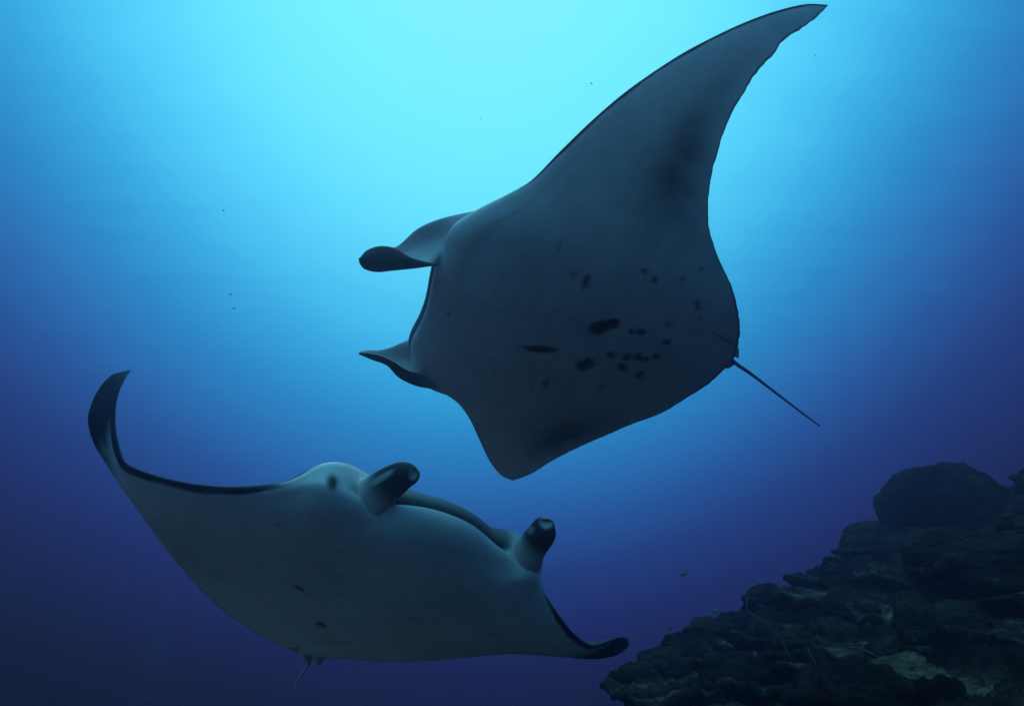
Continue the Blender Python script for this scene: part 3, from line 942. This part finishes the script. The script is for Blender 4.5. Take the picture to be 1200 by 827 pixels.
whip([(936, 795, 0), (925, 770, 0), (915, 748, -.02), (902, 732, -.05), (886, 722, -.05), (876, 714, 0), (876, 700, .05), (880, 688, .05), (872, 684, .05), (864, 692, .05)], 4.4, .0048,
     "pale whip coral with a sharp bend and a looped top on the reef edge")
whip([(972, 835, 0), (966, 810, 0), (958, 782, .0), (950, 765, 0), (946, 757, .02)], 3.7, .0055, "short pale whip coral with a bright tip below the bent one")
whip([(1056, 787, 0), (1040, 776, 0), (1022, 765, -.03), (1005, 758, 0), (992, 757, .05)], 4.2, .005, "arched whip coral lying over the arched plate coral")


# low turf and stubby growth on the ledges
def build_turf():
    R3 = np.random.default_rng(5)
    n = 9000
    p = R3.uniform(-2.6, 6.2, n); q = R3.uniform(-0.9, 2.7, n)
    x = P0[0] + p * PD[0] + q * QD[0]; y = P0[1] + p * PD[1] + q * QD[1]
    clump = fbm(np.stack([x * 1.6, y * 1.6, x * 0], -1), 3)
    keep = (clump > 0.02) & (y > 3.3)
    x, y = x[keep], y[keep]
    z = reef_height(x, y) - 0.01
    n = len(x)
    h = R3.uniform(.012, .05, n); w = h * R3.uniform(.15, .4, n); a = R3.uniform(0, 6.28, n)
    lx, ly = R3.normal(0, .5, n) * h, R3.normal(0, .5, n) * h
    V = np.zeros((n, 4, 3))
    for k, (c, s) in enumerate(((1, 0), (-.5, .87), (-.5, -.87))):
        V[:, k, 0] = x + w * (c * np.cos(a) - s * np.sin(a)); V[:, k, 1] = y + w * (c * np.sin(a) + s * np.cos(a)); V[:, k, 2] = z
    V[:, 3, 0] = x + lx; V[:, 3, 1] = y + ly; V[:, 3, 2] = z + h
    b = np.arange(n)[:, None] * 4
    f = np.concatenate([b + np.array([0, 1, 3]), b + np.array([1, 2, 3]), b + np.array([2, 0, 3])])
    mb = MB(); mb.add(V.reshape(-1, 3), f)
    link("reef_turf", mb.mesh("reef_turf", TUFT, False), None, "short turf and stubby growth scattered over the reef ledges", "turf", None, "stuff")


build_turf()

# ------------------------------------------------------------------ fish
FISH = mat_simple("fish_scales", (0.10, 0.11, 0.12), 0.45, 0.4)


def fish(px, py, d, length, yaw, label, group=None):
    n, m = 16, 10
    t = np.linspace(0, 1, n)
    hgt = 0.22 * np.sin(np.pi * np.clip(t * 1.12, 0, 1)) ** .7 * (1 - .35 * t) + 0.03
    wid = hgt * 0.42
    a = np.linspace(0, 2 * np.pi, m, endpoint=False)
    V = np.stack([np.broadcast_to(0.5 - t[:, None] * .82, (n, m)), wid[:, None] * np.cos(a), hgt[:, None] * np.sin(a)], -1)
    mb = MB(); mb.add(V.reshape(-1, 3), grid_faces(n, m, True))
    for quad in ([(-.28, 0, .03), (-.28, 0, -.03), (-.52, 0, -.2), (-.52, 0, .2)], [(.15, 0, .18), (-.2, 0, .12), (-.25, 0, .22), (.0, 0, .30)], [(.0, 0, -.18), (-.2, 0, -.12), (-.25, 0, -.2), (-.05, 0, -.27)]):
        flap(mb, np.array(quad, float), .015, 0)
    o = link("reef_fish", mb.mesh("reef_fish", FISH), None, label, "fish", group)
    o.location = at(px, py, d); o.scale = (length,) * 3; o.rotation_euler = (0, random.uniform(-.2, .2), yaw)


random.seed(2)
fish(802, 672, 7.0, .085, 2.6, "small dark fish alone in open water beside the reef crest")
fish(784, 735, 6.6, .075, .3, "small fish hovering just off the stepped reef edge", )
fish(840, 716, 6.2, .09, 2.9, "small fish close above the reef edge next to the bent whip coral")
for (x, y) in ((693, 98), (262, 247), (357, 249), (270, 345), (274, 361)):
    fish(x, y, 10.5, .045, random.uniform(0, 6), "tiny far fish like a speck in bright water", "specks of far fish in the bright water")

# ------------------------------------------------------------------ drifting specks and a faint trail of bubbles
SPECK = mat_simple("drifting_specks", (0.45, 0.45, 0.42), 0.9, 0.0)
BUBBLE = mat_simple("bubble", (0.55, 0.58, 0.60), 0.2, 0.8)


def ball_cloud(name, centres, radii, mat, label, category):
    """many tiny eight-sided grains in one mesh"""
    o8 = np.array([(1, 0, 0), (-1, 0, 0), (0, 1, 0), (0, -1, 0), (0, 0, 1), (0, 0, -1)], float)
    f8 = np.array([(0, 2, 4), (2, 1, 4), (1, 3, 4), (3, 0, 4), (2, 0, 5), (1, 2, 5), (3, 1, 5), (0, 3, 5)])
    V = centres[:, None] + radii[:, None, None] * o8
    f = (np.arange(len(centres))[:, None, None] * 6 + f8).reshape(-1, 3)
    mb = MB(); mb.add(V.reshape(-1, 3), f)
    link(name, mb.mesh(name, mat, True), None, label, category, None, "stuff")


R5 = np.random.default_rng(21)
n = 650
dd = R5.uniform(1.0, 8.0, n)
c = unproject(np.stack([R5.uniform(-80, 1280, n), R5.uniform(-80, 900, n)], 1), dd)
ball_cloud("drifting_specks", c, R5.uniform(.0005, .0015, n) * (0.6 + dd / 5), SPECK, "tiny pale specks drifting all through the water", "specks")
n = 800
t = R5.random(n)
px = 172 + 34 * (1 - t) + R5.normal(0, 1, n) * (9 + 7 * np.exp(-((t - .12) / .1) ** 2))
py = 665 + t * 190 + R5.normal(0, 4, n)
c = unproject(np.stack([px, py], 1), 10.5 + R5.normal(0, .2, n))
ball_cloud("bubble_trail", c, R5.uniform(.0012, .0038, n), BUBBLE, "faint column of small bubbles rising past the lower manta's wing", "bubbles")

# ------------------------------------------------------------------ water haze
def build_haze():
    me = bpy.data.meshes.new("haze")
    x0, x1, y0, y1, z0, z1 = -9.5, 9.5, -2.5, 13.5, -8.5, 5.0
    v = [(x, y, z) for x in (x0, x1) for y in (y0, y1) for z in (z0, z1)]
    f = [(0, 1, 3, 2), (4, 6, 7, 5), (0, 4, 5, 1), (2, 3, 7, 6), (0, 2, 6, 4), (1, 5, 7, 3)]
    me.from_pydata(v, [], f)
    m = bpy.data.materials.new("sea_water"); m.use_nodes = True
    nt = m.node_tree; nt.nodes.clear()
    pv = nt.nodes.new("ShaderNodeVolumePrincipled")
    pv.inputs["Density"].default_value = HAZE_DENSITY
    pv.inputs["Color"].default_value = (0.75, 0.58, 0.92, 1)
    pv.inputs["Anisotropy"].default_value = 0.85
    out = nt.nodes.new("ShaderNodeOutputMaterial")
    nt.links.new(pv.outputs[0], out.inputs["Volume"])
    me.materials.append(m)
    link("haze", me, None, "clear blue sea water that veils distant things", "water", None, "stuff")


build_haze()
